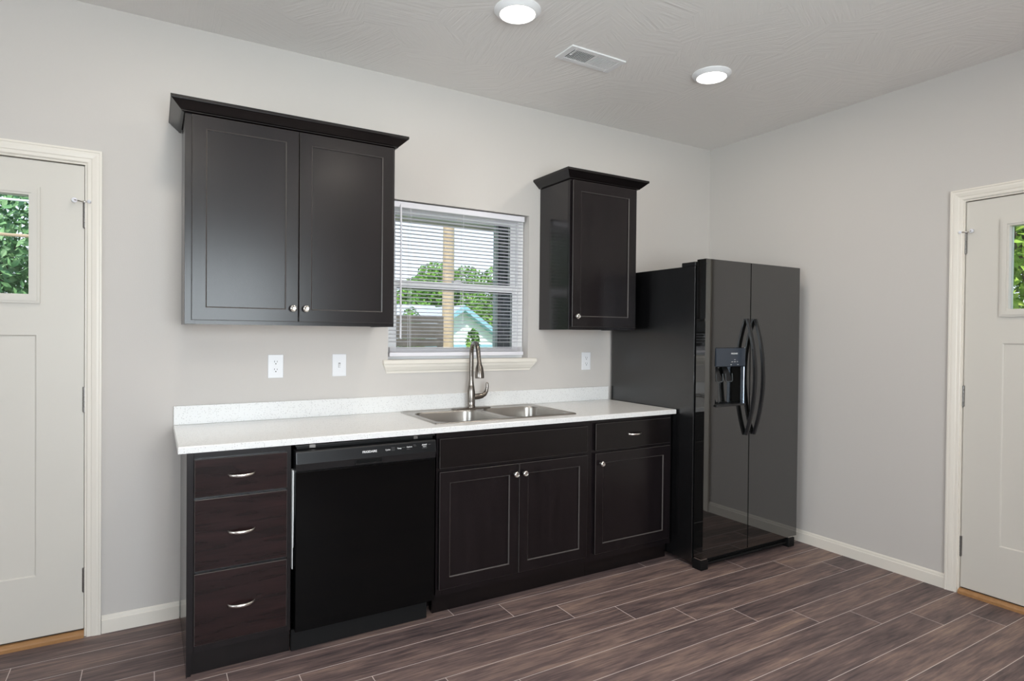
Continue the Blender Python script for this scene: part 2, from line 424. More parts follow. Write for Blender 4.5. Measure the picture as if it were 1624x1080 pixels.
r = root_struct('window_3', (XL-0.07, (LY0+LY1)/2, LZ0_))  # unseen side window, added to bring light onto the right wall
f = MB()
f.box(XL-0.11, XL-0.03, LY0, LY0+0.05, LZ0_, LZ1_).box(XL-0.11, XL-0.03, LY1-0.05, LY1, LZ0_, LZ1_)
f.box(XL-0.11, XL-0.03, LY0+0.05, LY1-0.05, LZ0_, LZ0_+0.05).box(XL-0.11, XL-0.03, LY0+0.05, LY1-0.05, LZ1_-0.05, LZ1_)
struct(f.build('window_frame', M_VINYL, r))
struct(MB().box(XL-0.073, XL-0.069, LY0+0.05, LY1-0.05, LZ0_+0.05, LZ1_-0.05).build('glass_pane', M_GLASS, r))

# baseboards: profile board with eased top step
def base_profile(h=0.078, t=0.013):
    return [(0, 0), (t, 0), (t, h-0.020), (t-0.004, h-0.016), (t-0.0055, h-0.006), (t-0.010, h), (0, h)]
def baseboard_x(name, x0, x1):
    m = MB(); m.prism([(x0, -o, z) for o, z in base_profile()], (x1-x0, 0, 0))
    return struct(m.build(name, M_TRIM))
def baseboard_y(name, y0, y1):
    m = MB(); m.prism([(XR-o, y0, z) for o, z in base_profile()], (0, y1-y0, 0))
    return struct(m.build(name, M_TRIM))
baseboard_x('baseboard_back', -0.2075, 0.098)
baseboard_x('baseboard_left', XL, -1.268)
baseboard_x('baseboard_back', 3.58, XR)
baseboard_y('baseboard_right', -1.6505, -0.014)
baseboard_y('baseboard_right', YR, -2.712)

# door builder: local frame, hinge edge of the slab at u=0, slab runs along s*u, d = into the wall
SLW, SLZ0, SLZ1 = 0.922, 0.032, 2.077
def make_door(idx, loc, rz, s, label):
    r = root_struct('door_%d' % idx, loc, rz, label)
    def bx(m, u0, u1, d0, d1, z0, z1, bev=0.0): return m.box(s*u0, s*u1, d0, d1, z0, z1, bev)
    d0 = 0.010
    # slab with raised-moulding lite on top and two tall recessed panels
    L0, L1, LZ0, LZ1 = 0.193, SLW-0.193, 1.506, 1.925
    P = [(0.168, 0.418), (SLW-0.418, SLW-0.168)]
    holes = [(L0, L1, LZ0, LZ1, None, 0)] + [(a, c, 0.296, 1.333, 0.007, 0.005) for a, c in P]
    hs = []
    for h in holes:
        a, c = s*h[0], s*h[1]; hs.append((min(a, c), max(a, c), *h[2:]))
    m = MB(); m.sheet(min(0, s*SLW), max(0, s*SLW), SLZ0, SLZ1, d0, d0+0.044, 0.0015, hs)
    slab = struct(m.build('door_slab', M_DOOR, r, local=True))
    # lite moulding
    m = MB(); q = 0.038
    for (a0, a1, z0, z1) in ((L0-q, L0, LZ0-q, LZ1+q), (L1, L1+q, LZ0-q, LZ1+q), (L0, L1, LZ0-q, LZ0), (L0, L1, LZ1, LZ1+q)):
        bx(m, a0, a1, d0-0.012, d0, z0, z1)
    e = 0.009
    for (a0, a1, z0, z1) in ((L0-q+e, L0-e, LZ0-q+e, LZ1+q-e), (L1+e, L1+q-e, LZ0-q+e, LZ1+q-e), (L0-e, L1+e, LZ0-q+e, LZ0-e), (L0-e, L1+e, LZ1+e, LZ1+q-e)):
        bx(m, a0, a1, d0-0.016, d0-0.011, z0, z1)
    struct(m.build('lite_moulding', M_DOOR, slab, local=True))
    m = MB(); bx(m, L0, L1, d0+0.019, d0+0.023, LZ0, LZ1)
    struct(m.build('glass_pane', M_GLASS, slab, local=True))
    m = MB(); bx(m, 0.004, SLW-0.004, d0+0.006, d0+0.036, 0.0265, SLZ0)
    struct(m.build('door_sweep', M_SWEEP, slab, local=True))
    # jamb and stop
    m = MB(); jw = 0.0095
    bx(m, -jw, -0.0025, 0.0, WT, 0.0, SLZ1+0.012); bx(m, SLW+0.0025, SLW+jw, 0.0, WT, 0.0, SLZ1+0.012)
    bx(m, -0.0025, SLW+0.0025, 0.0, WT, SLZ1+0.004, SLZ1+0.012)
    bx(m, -0.0025, 0.012, d0+0.046, d0+0.06, 0.03, SLZ1); bx(m, SLW-0.012, SLW+0.0025, d0+0.046, d0+0.06, 0.03, SLZ1)
    bx(m, 0.012, SLW-0.012, d0+0.046, d0+0.06, SLZ1-0.012, SLZ1+0.004)
    struct(m.build('door_jamb', M_TRIM, r, local=True))
    # mitred colonial casing swept up, over and down
    prof = [(0.0, 0.0), (0.0, 0.007), (0.004, 0.010), (0.016, 0.011), (0.020, 0.0135), (0.036, 0.0165), (0.045, 0.0165), (0.047, 0.0185), (0.055, 0.0185), (0.055, 0.0)]
    u_in, z_in = 0.0095, SLZ1+0.012
    Ls = []
    for (uc, zc, du, dz) in ((-u_in, 0.0, -1, 0), (-u_in, z_in, -1, 1), (SLW+u_in, z_in, 1, 1), (SLW+u_in, 0.0, 1, 0)):
        Ls.append([Vector((s*(uc + du*o), -t, zc + dz*o)) for o, t in prof])
    m = MB(); m.loops(Ls, True, True)
    struct(m.build('door_casing', M_TRIM, r, local=True))
    # threshold
    m = MB()
    pr = [(-0.016, 0.0), (-0.016, 0.014), (-0.012, 0.020), (0.002, 0.026), (0.10, 0.026), (0.10, 0.0)]
    m.prism([(s*(-0.002), d, z) for d, z in pr], (s*(SLW+0.004), 0, 0))
    struct(m.build('threshold', M_OAK, r, local=True))
    # hinges: knuckle barrel with leaves; top one carries the hinge-pin stop
    for (z0, z1) in ((1.806, 1.915), (0.995, 1.105), (0.198, 0.303)):
        m = MB(); k = 5; hh = (z1-z0)/k
        for i in range(k):
            m.lathe((s*0.0, d0-0.004, z0+i*hh), [(0.0052, 0.0004), (0.0062, 0.0012), (0.0062, hh-0.0012), (0.0052, hh-0.0004)], seg=12)
        m.lathe((s*0.0, d0-0.004, z0), [(0.003, -0.004), (0.005, -0.002), (0.005, 0.0)], seg=10)
        bx(m, -0.006, 0.006, d0-0.002, d0+0.0, z0, z1)
        hg = struct(m.build('hinge', M_HINGE, r, smooth=40, local=True))
        if z0 > 1.5:
            zz = z1+0.004
            m = MB()
            m.lathe((0, d0-0.004, z1), [(0.009, 0.0), (0.010, 0.002), (0.010, 0.006), (0.009, 0.008)], seg=14)
            m.tube([(0, d0-0.004, zz), (s*0.030, d0-0.030, zz), (s*0.036, d0-0.032, zz)], 0.0028, 8)
            m.tube([(0, d0-0.004, zz), (s*-0.018, d0-0.024, zz)], 0.0045, 8)
            st = struct(m.build('hinge_pin_stop', M_KNOB, hg, smooth=40, local=True))
            m = MB()
            m.lathe((s*0.034, d0-0.033, zz), [(0.004, 0), (0.0105, 0.002), (0.0105, 0.010), (0.007, 0.012)], axis=(s*0.2, 1, 0), seg=14)
            m.lathe((s*-0.016, d0-0.030, zz), [(0.004, 0), (0.0075, 0.002), (0.0075, 0.008), (0.005, 0.010)], axis=(s*-0.6, 1, 0), seg=14)
            struct(m.build('rubber_tip', M_RUBBER, hg, smooth=40, local=True))
    return r
make_door(1, (-0.2735, 0.0, 0.0), 0.0, -1, 'ivory panelled door with a small lite, at the left')
make_door(2, (XR, -1.7165, 0.0), -PI/2, 1, 'ivory panelled door with a small lite, at the right edge')

# ------------------------------------------------------------------ kitchen window
wn_ = root_struct('window_1', ((WX0+WX1)/2, 0.1, WZ0), 0, 'white double hung window over the sink')
f = MB(); fx0, fx1, fz0, fz1 = WX0+0.004, WX1-0.004, WZ0+0.001, WZ1-0.003
f.box(fx0, fx0+0.035, 0.065, 0.14, fz0, fz1).box(fx1-0.035, fx1, 0.065, 0.14, fz0, fz1)
f.box(fx0+0.035, fx1-0.035, 0.065, 0.14, fz0, fz0+0.022).box(fx0+0.035, fx1-0.035, 0.065, 0.14, fz1-0.03, fz1)
struct(f.build('window_frame', M_VINYL, wn_))
def sash(name, x0, x1, z0, z1, y0, y1, st, bot, top):
    m = MB()
    m.box(x0, x0+st, y0, y1, z0, z1, 0.002).box(x1-st, x1, y0, y1, z0, z1, 0.002)
    m.box(x0+st, x1-st, y0, y1, z0, z0+bot, 0.002).box(x0+st, x1-st, y0, y1, z1-top, z1, 0.002)
    o = struct(m.build(name, M_VINYL, wn_))
    struct(MB().box(x0+st-0.004, x1-st+0.004, (y0+y1)/2-0.002, (y0+y1)/2+0.002, z0+bot-0.004, z1-top+0.004).build('glass_pane', M_GLASS, o))
    g = MB(); e = 0.004   # black glazing gasket
    for a in ((x0+st, x0+st+e, z0+bot, z1-top), (x1-st-e, x1-st, z0+bot, z1-top), (x0+st, x1-st, z0+bot, z0+bot+e), (x0+st, x1-st, z1-top-e, z1-top)):
        g.box(a[0], a[1], (y0+y1)/2-0.004, (y0+y1)/2-0.002, a[2], a[3])
    struct(g.build('glazing_gasket', M_DARK, o))
    return o
sash('lower_sash', fx0+0.035, fx1-0.035, fz0+0.022, 1.662, 0.072, 0.100, 0.036, 0.036, 0.044)
sash('upper_sash', fx0+0.035, fx1-0.035, 1.622, fz1-0.03, 0.104, 0.132, 0.036, 0.040, 0.02)
m = MB(); m.box(1.545, 1.600, 0.068, 0.100, 1.662, 1.672, 0.003).box(1.560, 1.590, 0.060, 0.085, 1.672, 1.682, 0.003)
struct(m.build('sash_lock', M_VINYL, wn_))
# stool and apron
m = MB(); m.box(1.081, 2.086, -0.030, 0.0, 1.181, 1.2055, 0.003).box(WX0+0.001, WX1-0.001, 0.0, 0.066, 1.181, 1.2055)
struct(m.build('window_stool', M_TRIM, wn_))
m = MB()
ap = [(0.0, 1.130), (0.006, 1.130), (0.007, 1.141), (0.012, 1.146), (0.018, 1.158), (0.022, 1.166), (0.024, 1.181), (0.0, 1.181)]
def apx(z): return (1.181-z)/(1.181-1.130)*0.022
m.loops([[Vector((1.083+apx(z), -o, z)) for o, z in ap], [Vector((2.083-apx(z)*1.8, -o, z)) for o, z in ap]])
struct(m.build('window_apron', M_TRIM, wn_))

# mini blind
bl = thing('window_blind', (1.57, 0.03, WZ1), 'white horizontal mini blind hanging open inside the kitchen window over the sink', 'window blind')
BX0, BX1 = 1.127, 2.010
MB().box(BX0, BX1, 0.012, 0.046, 2.066, 2.099, 0.002).build('headrail', M_BLIND, bl)
m = MB()
zt, zb_, pitch = 2.052, 1.292, 0.0213
k = 0; z = zt
tilt = 0.0018
while z > zb_:
    th = 0.0005
    pr = [(0.017, z+tilt), (0.029, z+0.0016), (0.041, z-tilt), (0.041, z-tilt-th), (0.029, z+0.0016-th), (0.017, z+tilt-th)]
    m.prism([(BX0+0.003, y, zz) for y, zz in pr], (BX1-BX0-0.006, 0, 0))
    z -= pitch
for i in range(9):
    z = 1.2495+i*0.0031
    m.box(BX0+0.003, BX1-0.003, 0.017, 0.041, z, z+0.0012)
m.build('slat_panel', M_BLIND, bl)
MB().box(BX0, BX1+0.001, 0.014, 0.044, 1.2225, 1.2465, 0.004, 2).build('bottom_rail', M_BLIND, bl)
for x in (1.245, 1.580, 1.960):
    m = MB()
    for y in (0.0155, 0.0425): m.tube([(x, y, 2.066), (x, y, 1.246)], 0.0008, 5)
    m.tube([(x+0.012, 0.029, 2.066), (x+0.012, 0.029, 1.246)], 0.0008, 5)
    m.build('ladder_cord', M_BLIND, bl)
m = MB(); m.tube([(1.185, 0.004, 2.078), (1.185, 0.000, 1.90), (1.186, -0.001, 1.325)], 0.0056, 6); m.tube([(1.185, 0.012, 2.083), (1.185, 0.003, 2.085), (1.185, 0.004, 2.070)], 0.0015, 6)
m.build('tilt_wand', M_BLIND, bl)

# ------------------------------------------------------------------ ceiling lights and vent
def ceiling_light(x, y, label):
    t = thing('ceiling_light', (x, y, H), label, 'ceiling light', 'round recessed ceiling lights')
    m = MB(); m.lathe((x, y, H), [(0.104, 0.0), (0.1045, -0.004), (0.101, -0.008), (0.088, -0.018), (0.083, -0.0215), (0.079, -0.0215), (0.077, -0.018)], seg=48, cap0=False, cap1=False)
    m.build('trim_ring', M_LTRIM, t, smooth=30)
    m = MB(); m.lathe((x, y, H), [(0.001, -0.0185), (0.077, -0.0185)], seg=48, cap0=True, cap1=False)
    m.build('diffuser', M_LENS, t)
    l = bpy.data.lights.new('lamp', 'AREA'); l.shape = 'DISK'; l.size = 0.15; l.energy = LAMP; l.color = (1.0, 0.89, 0.76)
    lo = bpy.data.objects.new('lamp', l); COL.objects.link(lo); lo.location = (0, 0, -0.024); lo.parent = t
    return t
ceiling_light(1.368, -0.945, 'round white ceiling light glowing above the sink, left of the air vent')
ceiling_light(2.610, -0.945, 'round white ceiling light glowing near the right corner above the refrigerator')
for x, y in ((0.126, -2.7), (1.368, -2.7), (2.610, -2.7), (0.126, -4.4), (1.368, -4.4), (2.610, -4.4)):  # unseen rear lamps added as fill light
    ceiling_light(x, y, 'round white ceiling light glowing in the back half of the room')
ceiling_light(0.126, -0.945, 'round white ceiling light glowing above the left counter end')

vt = thing('ceiling_vent', (1.935, -0.742, H), 'white rectangular ceiling air vent with a half open damper between two round lights', 'air vent')
m = MB(); vx0, vx1, vy0, vy1 = 1.762, 2.110, -0.820, -0.666
ix0, ix1, iy0, iy1 = 1.797, 2.077, -0.790, -0.697
zf = H-0.008
m.box(vx0, ix0, vy0, vy1, zf, H, 0.002).box(ix1, vx1, vy0, vy1, zf, H, 0.002).box(ix0, ix1, vy0, iy0, zf, H, 0.002).box(ix0, ix1, iy1, vy1, zf, H, 0.002)
m.box(1.931, 1.943, iy0, iy1, zf, H)
m.build('vent_frame', M_VENT, vt)
MB().box(ix0, ix1, iy0, iy1, H-0.0012, H-0.0004).build('duct_opening', M_DUCT, vt)
def louvre(x0, x1, n, lean, thk):
    m = MB(); st = (x1-x0)/n
    for i in range(n):
        x = x0 + (i+0.5)*st
        m.prism([(x-lean*0.5, iy0, zf), (x+lean*0.5, iy0, H-0.002), (x+lean*0.5+thk, iy0, H-0.002), (x-lean*0.5+thk, iy0, zf)], (0, iy1-iy0, 0))
    m.build('louvre', M_VENT, vt)
louvre(ix0+0.002, 1.931, 12, 0.003, 0.0042)
louvre(1.943, ix1-0.002, 12, -0.001, 0.0075)
m = MB(); m.box(1.800, 1.806, -0.792, -0.745, H-0.012, H-0.009).box(1.798, 1.812, -0.750, -0.742, H-0.014, H-0.008, 0.001)
m.build('damper_lever', M_VENT, vt)

# ------------------------------------------------------------------ hardware
def knob(x, z, yf, parent):
    m = MB(); m.lathe((x, yf, z), [(0.0075, 0.0), (0.0070, 0.003), (0.0052, 0.006), (0.0050, 0.012), (0.0095, 0.016), (0.0150, 0.019), (0.0160, 0.022), (0.0150, 0.0255), (0.0115, 0.028), (0.0105, 0.0285), (0.0095, 0.028), (0.002, 0.0275)], axis=(0, -1, 0), seg=28)
    return m.build('knob', M_KNOB, parent, smooth=50)
def pull(xc, z, yf, parent, half=0.051):
    m = MB(); L = []; n = 15
    for i in range(n):
        t = -1 + 2*i/(n-1); a = abs(t)
        y = yf - 0.0005 - 0.024*(1-a**2.6)
        zz = z - 0.0015*(1-t*t) + 0.001
        hw = 0.0052 + 0.002*(a > 0.9) + 0.0012*(1-a); hd = 0.0035
        L.append([Vector((xc+t*half, y + hd*math.sin(q), zz + hw*math.cos(q))) for q in [2*PI*k/10 for k in range(10)]])
    m.loops(L)
    return m.build('bar_pull', M_KNOB, parent, smooth=50)
def cabinet_door(x0, x1, z0, z1, yf, parent, rail=0.053, mat=None):
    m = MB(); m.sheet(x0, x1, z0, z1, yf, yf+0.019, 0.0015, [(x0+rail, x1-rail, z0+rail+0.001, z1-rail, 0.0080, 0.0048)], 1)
    return m.build('door', [mat or M_CAB, M_EDGELIT], parent)
def slab_front(name, x0, x1, z0, z1, yf, parent, mat):
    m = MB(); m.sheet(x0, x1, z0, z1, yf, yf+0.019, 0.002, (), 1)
    return m.build(name, [mat, M_EDGELIT], parent)

# ------------------------------------------------------------------ upper cabinets
UD, UZ0, UZ1 = -0.322, 1.386, 2.300
def crown(x0, x1, parent):
    prof = [(0.004, 2.283), (0.014, 2.286), (0.014, 2.289), (0.020, 2.293), (0.050, 2.321), (0.054, 2.323), (0.055, 2.3255), (0.055, 2.3365), (0.0, 2.3365), (-0.02, 2.3365), (-0.02, 2.30), (0.004, 2.30)]
    m = MB()
    Ls = []
    for k in range(4):
        l = []
        for o, z in prof:
            l.append(Vector(((x0-o) if k < 2 else (x1+o), -0.001 if k in (0, 3) else UD-o, z)))
        Ls.append(l)
    m.loops(Ls, True, True)
    return m.build('crown_moulding', M_CABH, parent)
def upper_box(x0, x1, parent):
    m = MB(); t = 0.018
    m.box(x0, x0+t, UD+0.019, -0.001, UZ0, UZ1).box(x1-t, x1, UD+0.019, -0.001, UZ0, UZ1)
    m.box(x0+t, x1-t, UD+0.019, -0.001, UZ1-t, UZ1).box(x0+t, x1-t, -0.012, -0.001, UZ0+0.012, UZ1-t)
    m.build('cabinet_body', M_CABSIDE, parent)
    MB().box(x0+t, x1-t, UD+0.019, -0.012, UZ0+0.010, UZ0+0.026).build('bottom_panel', M_CABIN, parent)
    m = MB(); s = 0.040
    m.box(x0, x0+s, UD, UD+0.019, UZ0, UZ1, 0.0008).box(x1-s, x1, UD, UD+0.019, UZ0, UZ1, 0.0008)
    m.box(x0+s, x1-s, UD, UD+0.019, UZ0, UZ0+s).box(x0+s, x1-s, UD, UD+0.019, UZ1-s, UZ1)
    m.build('face_frame', M_CAB, parent)
c = thing('upper_cabinet', (0.565, -0.001, UZ0), 'large espresso two door wall cabinet with crown moulding, left of the window', 'wall cabinet')
upper_box(0.101, 1.030, c); crown(0.101, 1.030, c)
d = cabinet_door(0.1275, 0.5630, 1.404, 2.277, UD-0.0195, c); knob(0.5385, 1.464, UD-0.0195, d)
d = cabinet_door(0.5675, 1.0175, 1.404, 2.277, UD-0.0195, c); knob(0.5960, 1.464, UD-0.0195, d)
c = thing('upper_cabinet', (2.382, -0.001, UZ0), 'narrow espresso single door wall cabinet with crown moulding, between window and refrigerator', 'wall cabinet')
upper_box(2.118, 2.645, c); crown(2.118, 2.645, c)
d = cabinet_door(2.129, 2.627, 1.404, 2.277, UD-0.0195, c, 0.060); knob(2.160, 1.466, UD-0.0195, d)

# ------------------------------------------------------------------ base cabinets
FF, CT = -0.594, 0.886     # face frame plane, cabinet top
DF = FF-0.020              # door front plane
def base_body(x0, x1, parent, toe_y, side_panel=None, y0=-0.003):
    m = MB(); t = 0.016
    zl = 0.0
    m.box(x0, x0+t, FF+0.019, y0, 0.10, CT).box(x1-t, x1, FF+0.019, y0, 0.10, CT)
    m.box(x0+t, x1-t, FF+0.019, y0, 0.10, 0.116).box(x0+t, x1-t, y0-0.006, y0, 0.116, CT)
    m.build('cabinet_body', M_CAB, parent)
    MB().box(x0+(0.0 if side_panel is None else 0.0), x1, toe_y, toe_y+0.016, 0.0, 0.10).build('toe_kick', M_CABH, parent)
def face(x0, x1, parent, stile=0.03, mids=()):
    m = MB()
    m.box(x0, x0+stile, FF, FF+0.019, 0.095, CT, 0.0008).box(x1-stile, x1, FF, FF+0.019, 0.095, CT, 0.0008)
    m.box(x0+stile, x1-stile, FF, FF+0.019, CT-0.035, CT).box(x0+stile, x1-stile, FF, FF+0.019, 0.095, 0.135)
    for z in mids: m.box(x0+stile, x1-stile, FF, FF+0.019, z-0.016, z+0.016)
    m.build('face_frame', M_CAB, parent)
# three drawer base
c = thing('drawer_cabinet', (0.294, -0.003, 0), 'espresso three drawer base cabinet at the left end of the counter', 'base cabinet')
X0, X1 = 0.102, 0.4885
base_body(X0+0.001, X1, c, -0.572); face(X0, X1, c, 0.024, (0.703, 0.413))
MB().box(X0-0.0015, X0+0.001, FF+0.001, -0.003, 0.0, CT).build('side_panel', M_CABSIDE, c)
MB().prism([(X0, FF+0.019, 0.0), (X0+0.016, FF+0.019, 0.0), (X0+0.016, FF+0.019, 0.095), (X0, FF+0.019, 0.095)], (0, -0.010, 0)).build('foot_return', M_CAB, c)
for (z0, z1, pz) in ((0.7075, 0.855, 0.783), (0.418, 0.6975, 0.556), (0.1265, 0.408, 0.262)):
    d = slab_front('drawer', 0.1265, 0.4695, z0, z1, DF, c, M_DRAW); pull(0.2955, pz-0.001, DF, d)
# sink base
c = thing('sink_base_cabinet', (1.614, -0.003, 0), 'wide espresso two door base cabinet under the sink', 'base cabinet')
X0, X1 = 1.1505, 2.0755
m = MB(); t = 0.016
m.box(X0, X0+t, FF+0.019, -0.003, 0.10, CT).box(X1-t, X1, FF+0.019, -0.003, 0.10, CT)
m.box(X0+t, X1-t, FF+0.019, -0.003, 0.10, 0.116).box(X0+t, X1-t, -0.009, -0.003, 0.116, CT)
m.build('cabinet_body', M_CAB, c)
MB().box(X0, X1, -0.555, -0.539, 0.0, 0.10).build('toe_kick', M_CABH, c)
face(X0, X1, c, 0.034, (0.702,))
slab_front('false_drawer_front', 1.160, 2.043, 0.711, 0.853, DF, c, M_CABH)
d = cabinet_door(1.161, 1.6010, 0.130, 0.6935, DF, c); knob(1.5765, 0.642, DF, d)
d = cabinet_door(1.6045, 2.0445, 0.130, 0.6935, DF, c); knob(1.6300, 0.642, DF, d)
# right base
c = thing('base_cabinet', (2.386, -0.003, 0), 'espresso base cabinet with one drawer over one door, beside the refrigerator', 'base cabinet')
X0, X1 = 2.0765, 2.6945
base_body(X0, X1, c, -0.555); face(X0, X1, c, 0.036, (0.705,))
d = slab_front('drawer', 2.1005, 2.6685, 0.7125, 0.862, DF, c, M_CABH); pull(2.386, 0.787, DF, d)
d = cabinet_door(2.1005, 2.6685, 0.134, 0.696, DF, c); knob(2.135, 0.640, DF, d)

# ------------------------------------------------------------------ countertop with backsplash
SX0, SX1, SY0, SY1 = 1.166, 2.022, -0.552, -0.040
c = thing('countertop', (1.38, -0.32, 0.888), 'long white speckled quartz countertop with low backsplash', 'countertop')
cx0, cx1, cy0, cz0, cz1 = 0.0695, 2.6875, -0.6415, 0.888, 0.914
m = MB(); b = m.b
def rect(x0, x1, y0, y1, z): return [b.verts.new((x0, y0, z)), b.verts.new((x1, y0, z)), b.verts.new((x1, y1, z)), b.verts.new((x0, y1, z))]
def edges_of(l):
    return [b.edges.get((l[i], l[(i+1) % 4])) or b.edges.new((l[i], l[(i+1) % 4])) for i in range(4)]
def bridge(l1, l2):
    for i in range(4): b.faces.new((l1[i], l1[(i+1) % 4], l2[(i+1) % 4], l2[i]))
e = 0.003
T = rect(cx0+e, cx1-e, cy0+e, -0.002, cz1); T2 = rect(cx0, cx1, cy0, -0.002, cz1-e); B0 = rect(cx0, cx1, cy0, -0.002, cz0)
HT = rect(SX0+0.02, SX1-0.02, SY0+0.02, SY1-0.02, cz1); HB = rect(SX0+0.02, SX1-0.02, SY0+0.02, SY1-0.02, cz0)
bridge(T, T2); bridge(T2, B0); bridge(HT, HB)
bmesh.ops.triangle_fill(b, edges=edges_of(T)+edges_of(HT), use_beauty=True)
bmesh.ops.triangle_fill(b, edges=edges_of(B0)+edges_of(HB), use_beauty=True)
m.build('counter_slab', M_QUARTZ, c)
MB().box(cx0+0.001, cx1-0.005, -0.0205, -0.001, cz1+0.0003, 1.0035, 0.0015).build('backsplash', M_QUARTZ, c)

# ------------------------------------------------------------------ sink
sk = thing('kitchen_sink', ((SX0+SX1)/2, (SY0+SY1)/2, 0.914), 'stainless steel double bowl drop in sink set in the white countertop', 'sink')
def rrect(x0, x1, y0, y1, r, z, n=8):
    P = []
    for (cx, cy, a0) in ((x1-r, y1-r, 0), (x0+r, y1-r, PI/2), (x0+r, y0+r, PI), (x1-r, y0+r, 1.5*PI)):
        for i in range(n+1):
            a = a0 + PI/2*i/n; P.append((cx+r*math.cos(a), cy+r*math.sin(a), z))
    return P
BOWLS = [(SX0+0.034, 1.576, SY0+0.022, SY1-0.088), (1.612, SX1-0.034, SY0+0.022, SY1-0.088)]
m = MB(); b = m.b
zr = 0.9195
def ring_edges(P):
    V = [b.verts.new(p) for p in P]
    return V, [b.edges.new((V[i], V[(i+1) % len(V)])) for i in range(len(V))]
O1, E1 = ring_edges(rrect(SX0+0.012, SX1-0.012, SY0+0.012, SY1-0.012, 0.02, zr-0.002))
O2, _ = ring_edges(rrect(SX0+0.007, SX1-0.007, SY0+0.007, SY1-0.007, 0.022, zr+0.0012))
O3, _ = ring_edges(rrect(SX0+0.002, SX1-0.002, SY0+0.002, SY1-0.002, 0.024, zr-0.001))
O4, _ = ring_edges(rrect(SX0, SX1, SY0, SY1, 0.025, 0.9142))
for A, B_ in ((O1, O2), (O2, O3), (O3, O4)):
    for i in range(len(A)):
        j = (i+1) % len(A); b.faces.new((A[i], A[j], B_[j], B_[i]))
allE = list(E1)
for (x0, x1, y0, y1) in BOWLS:
    V, E = ring_edges(rrect(x0, x1, y0, y1, 0.07, zr-0.002)); allE += E
bmesh.ops.triangle_fill(b, edges=allE, use_beauty=True)
m.build('sink_deck', M_STEEL, sk, smooth=35)
for (x0, x1, y0, y1) in BOWLS:
    m = MB(); L = []
    for ins, z, r in ((0, zr-0.002, 0.07), (0.002, zr-0.005, 0.069), (0.004, zr-0.012, 0.068), (0.010, 0.78, 0.062), (0.014, 0.752, 0.058), (0.024, 0.737, 0.05), (0.045, 0.731, 0.04)):
        L.append([Vector(p) for p in rrect(x0+ins, x1-ins, y0+ins, y1-ins, r, z)])
    m.loops(L, False, True)
    bo = m.build('bowl', M_STEEL, sk, smooth=40)
    m = MB(); m.lathe(((x0+x1)/2, (y0+y1)/2+0.02, 0.7315), [(0.057, 0.0), (0.055, 0.002), (0.046, 0.001), (0.040, -0.0003)], seg=28)
    m.lathe(((x0+x1)/2, (y0+y1)/2+0.02, 0.732), [(0.022, 0.0), (0.022, 0.004), (0.008, 0.006), (0.006, 0.016)], seg=18)
    m.build('drain_basket', M_KNOB, bo, smooth=40)

# ------------------------------------------------------------------ faucet
FX, FY, FZ = 1.592, -0.085, 0.9185
fc = thing('kitchen_faucet', (FX, FY, FZ), 'tall brushed nickel pull down faucet standing behind the sink bowls', 'faucet')
m = MB(); L = []
for ins, z in ((0.0, FZ), (0.001, FZ+0.004), (0.006, FZ+0.0065)):
    L.append([Vector(p) for p in rrect(FX-0.128+ins, FX+0.128-ins, FY-0.029+ins, FY+0.029-ins, 0.0285-ins, z)])
m.loops(L); m.build('deck_plate', M_NICKEL, fc, smooth=40)
m = MB(); z0 = FZ+0.0065
m.lathe((FX, FY, z0), [(0.0260, 0), (0.0260, 0.006), (0.0235, 0.010), (0.0240, 0.035), (0.0245, 0.060), (0.0225, 0.095), (0.0180, 0.125), (0.0165, 0.128), (0.0165, 0.1295), (0.0150, 0.145), (0.0130, 0.165)], seg=28)
m.build('faucet_body', M_NICKEL, fc, smooth=50)
hx, hy = 1.572, -0.228
dirv = Vector((hx-FX, hy-FY, 0)); reach = dirv.length; dirv.normalize()
m = MB(); pts = [Vector((FX, FY, z0+0.16)), Vector((FX, FY, 1.15)), Vector((FX, FY, 1.215))]
R_ = 0.058; zc = 1.314-R_-0.0115
for i in range(0, 13):
    a = PI - PI*0.94*i/12
    rr = R_
    pts.append(Vector((FX, FY, zc)) + dirv*(R_+rr*math.cos(a)) + Vector((0, 0, rr*math.sin(a))))
last = pts[-1]
pts.append(Vector((hx, hy, 1.193)) - dirv*0.010)
rads = [0.0135, 0.0130] + [0.0126]*(len(pts)-3) + [0.0122]
m.tube(pts, rads, 16); m.build('spout', M_NICKEL, fc, smooth=60)
hd = (Vector((hx, hy, 1.100)) - pts[-1]).normalized()
m = MB(); m.lathe(pts[-1], [(0.0125, -0.004), (0.0138, 0.0), (0.0146, 0.010), (0.0220, 0.030), (0.0255, 0.058), (0.0265, 0.080), (0.0250, 0.089), (0.021, 0.0895), (0.018, 0.086), (0.001, 0.086)], axis=hd, seg=24)
m.build('spray_head', M_NICKEL, fc, smooth=50)
m = MB()
m.tube([(FX+0.015, FY-0.002, 0.985), (FX+0.050, FY-0.004, 0.988), (FX+0.072, FY-0.005, 0.991)], [0.0180, 0.0180, 0.0160], 14)
m.tube([(FX+0.066, FY-0.005, 0.990), (FX+0.086, FY-0.006, 0.999), (FX+0.097, FY-0.008, 1.016), (FX+0.101, FY-0.010, 1.040), (FX+0.099, FY-0.012, 1.062), (FX+0.097, FY-0.012, 1.068)], [0.0155, 0.0140, 0.0115, 0.0092, 0.0082, 0.005], 12)
m.build('lever_handle', M_NICKEL, fc, smooth=60)

# ------------------------------------------------------------------ dishwasher
dw = thing('dishwasher', (0.82, -0.30, 0), 'black built in dishwasher with front controls, between drawer cabinet and sink cabinet', 'dishwasher')
MB().box(0.512, 1.134, -0.585, -0.02, 0.09, 0.868).build('tub', M_BLACKM, dw)
m = MB(); m.box(0.4995, 1.128, -0.633, -0.590, 0.098, 0.771, 0.004, 2); m.build('door_panel', M_BLACK, dw)
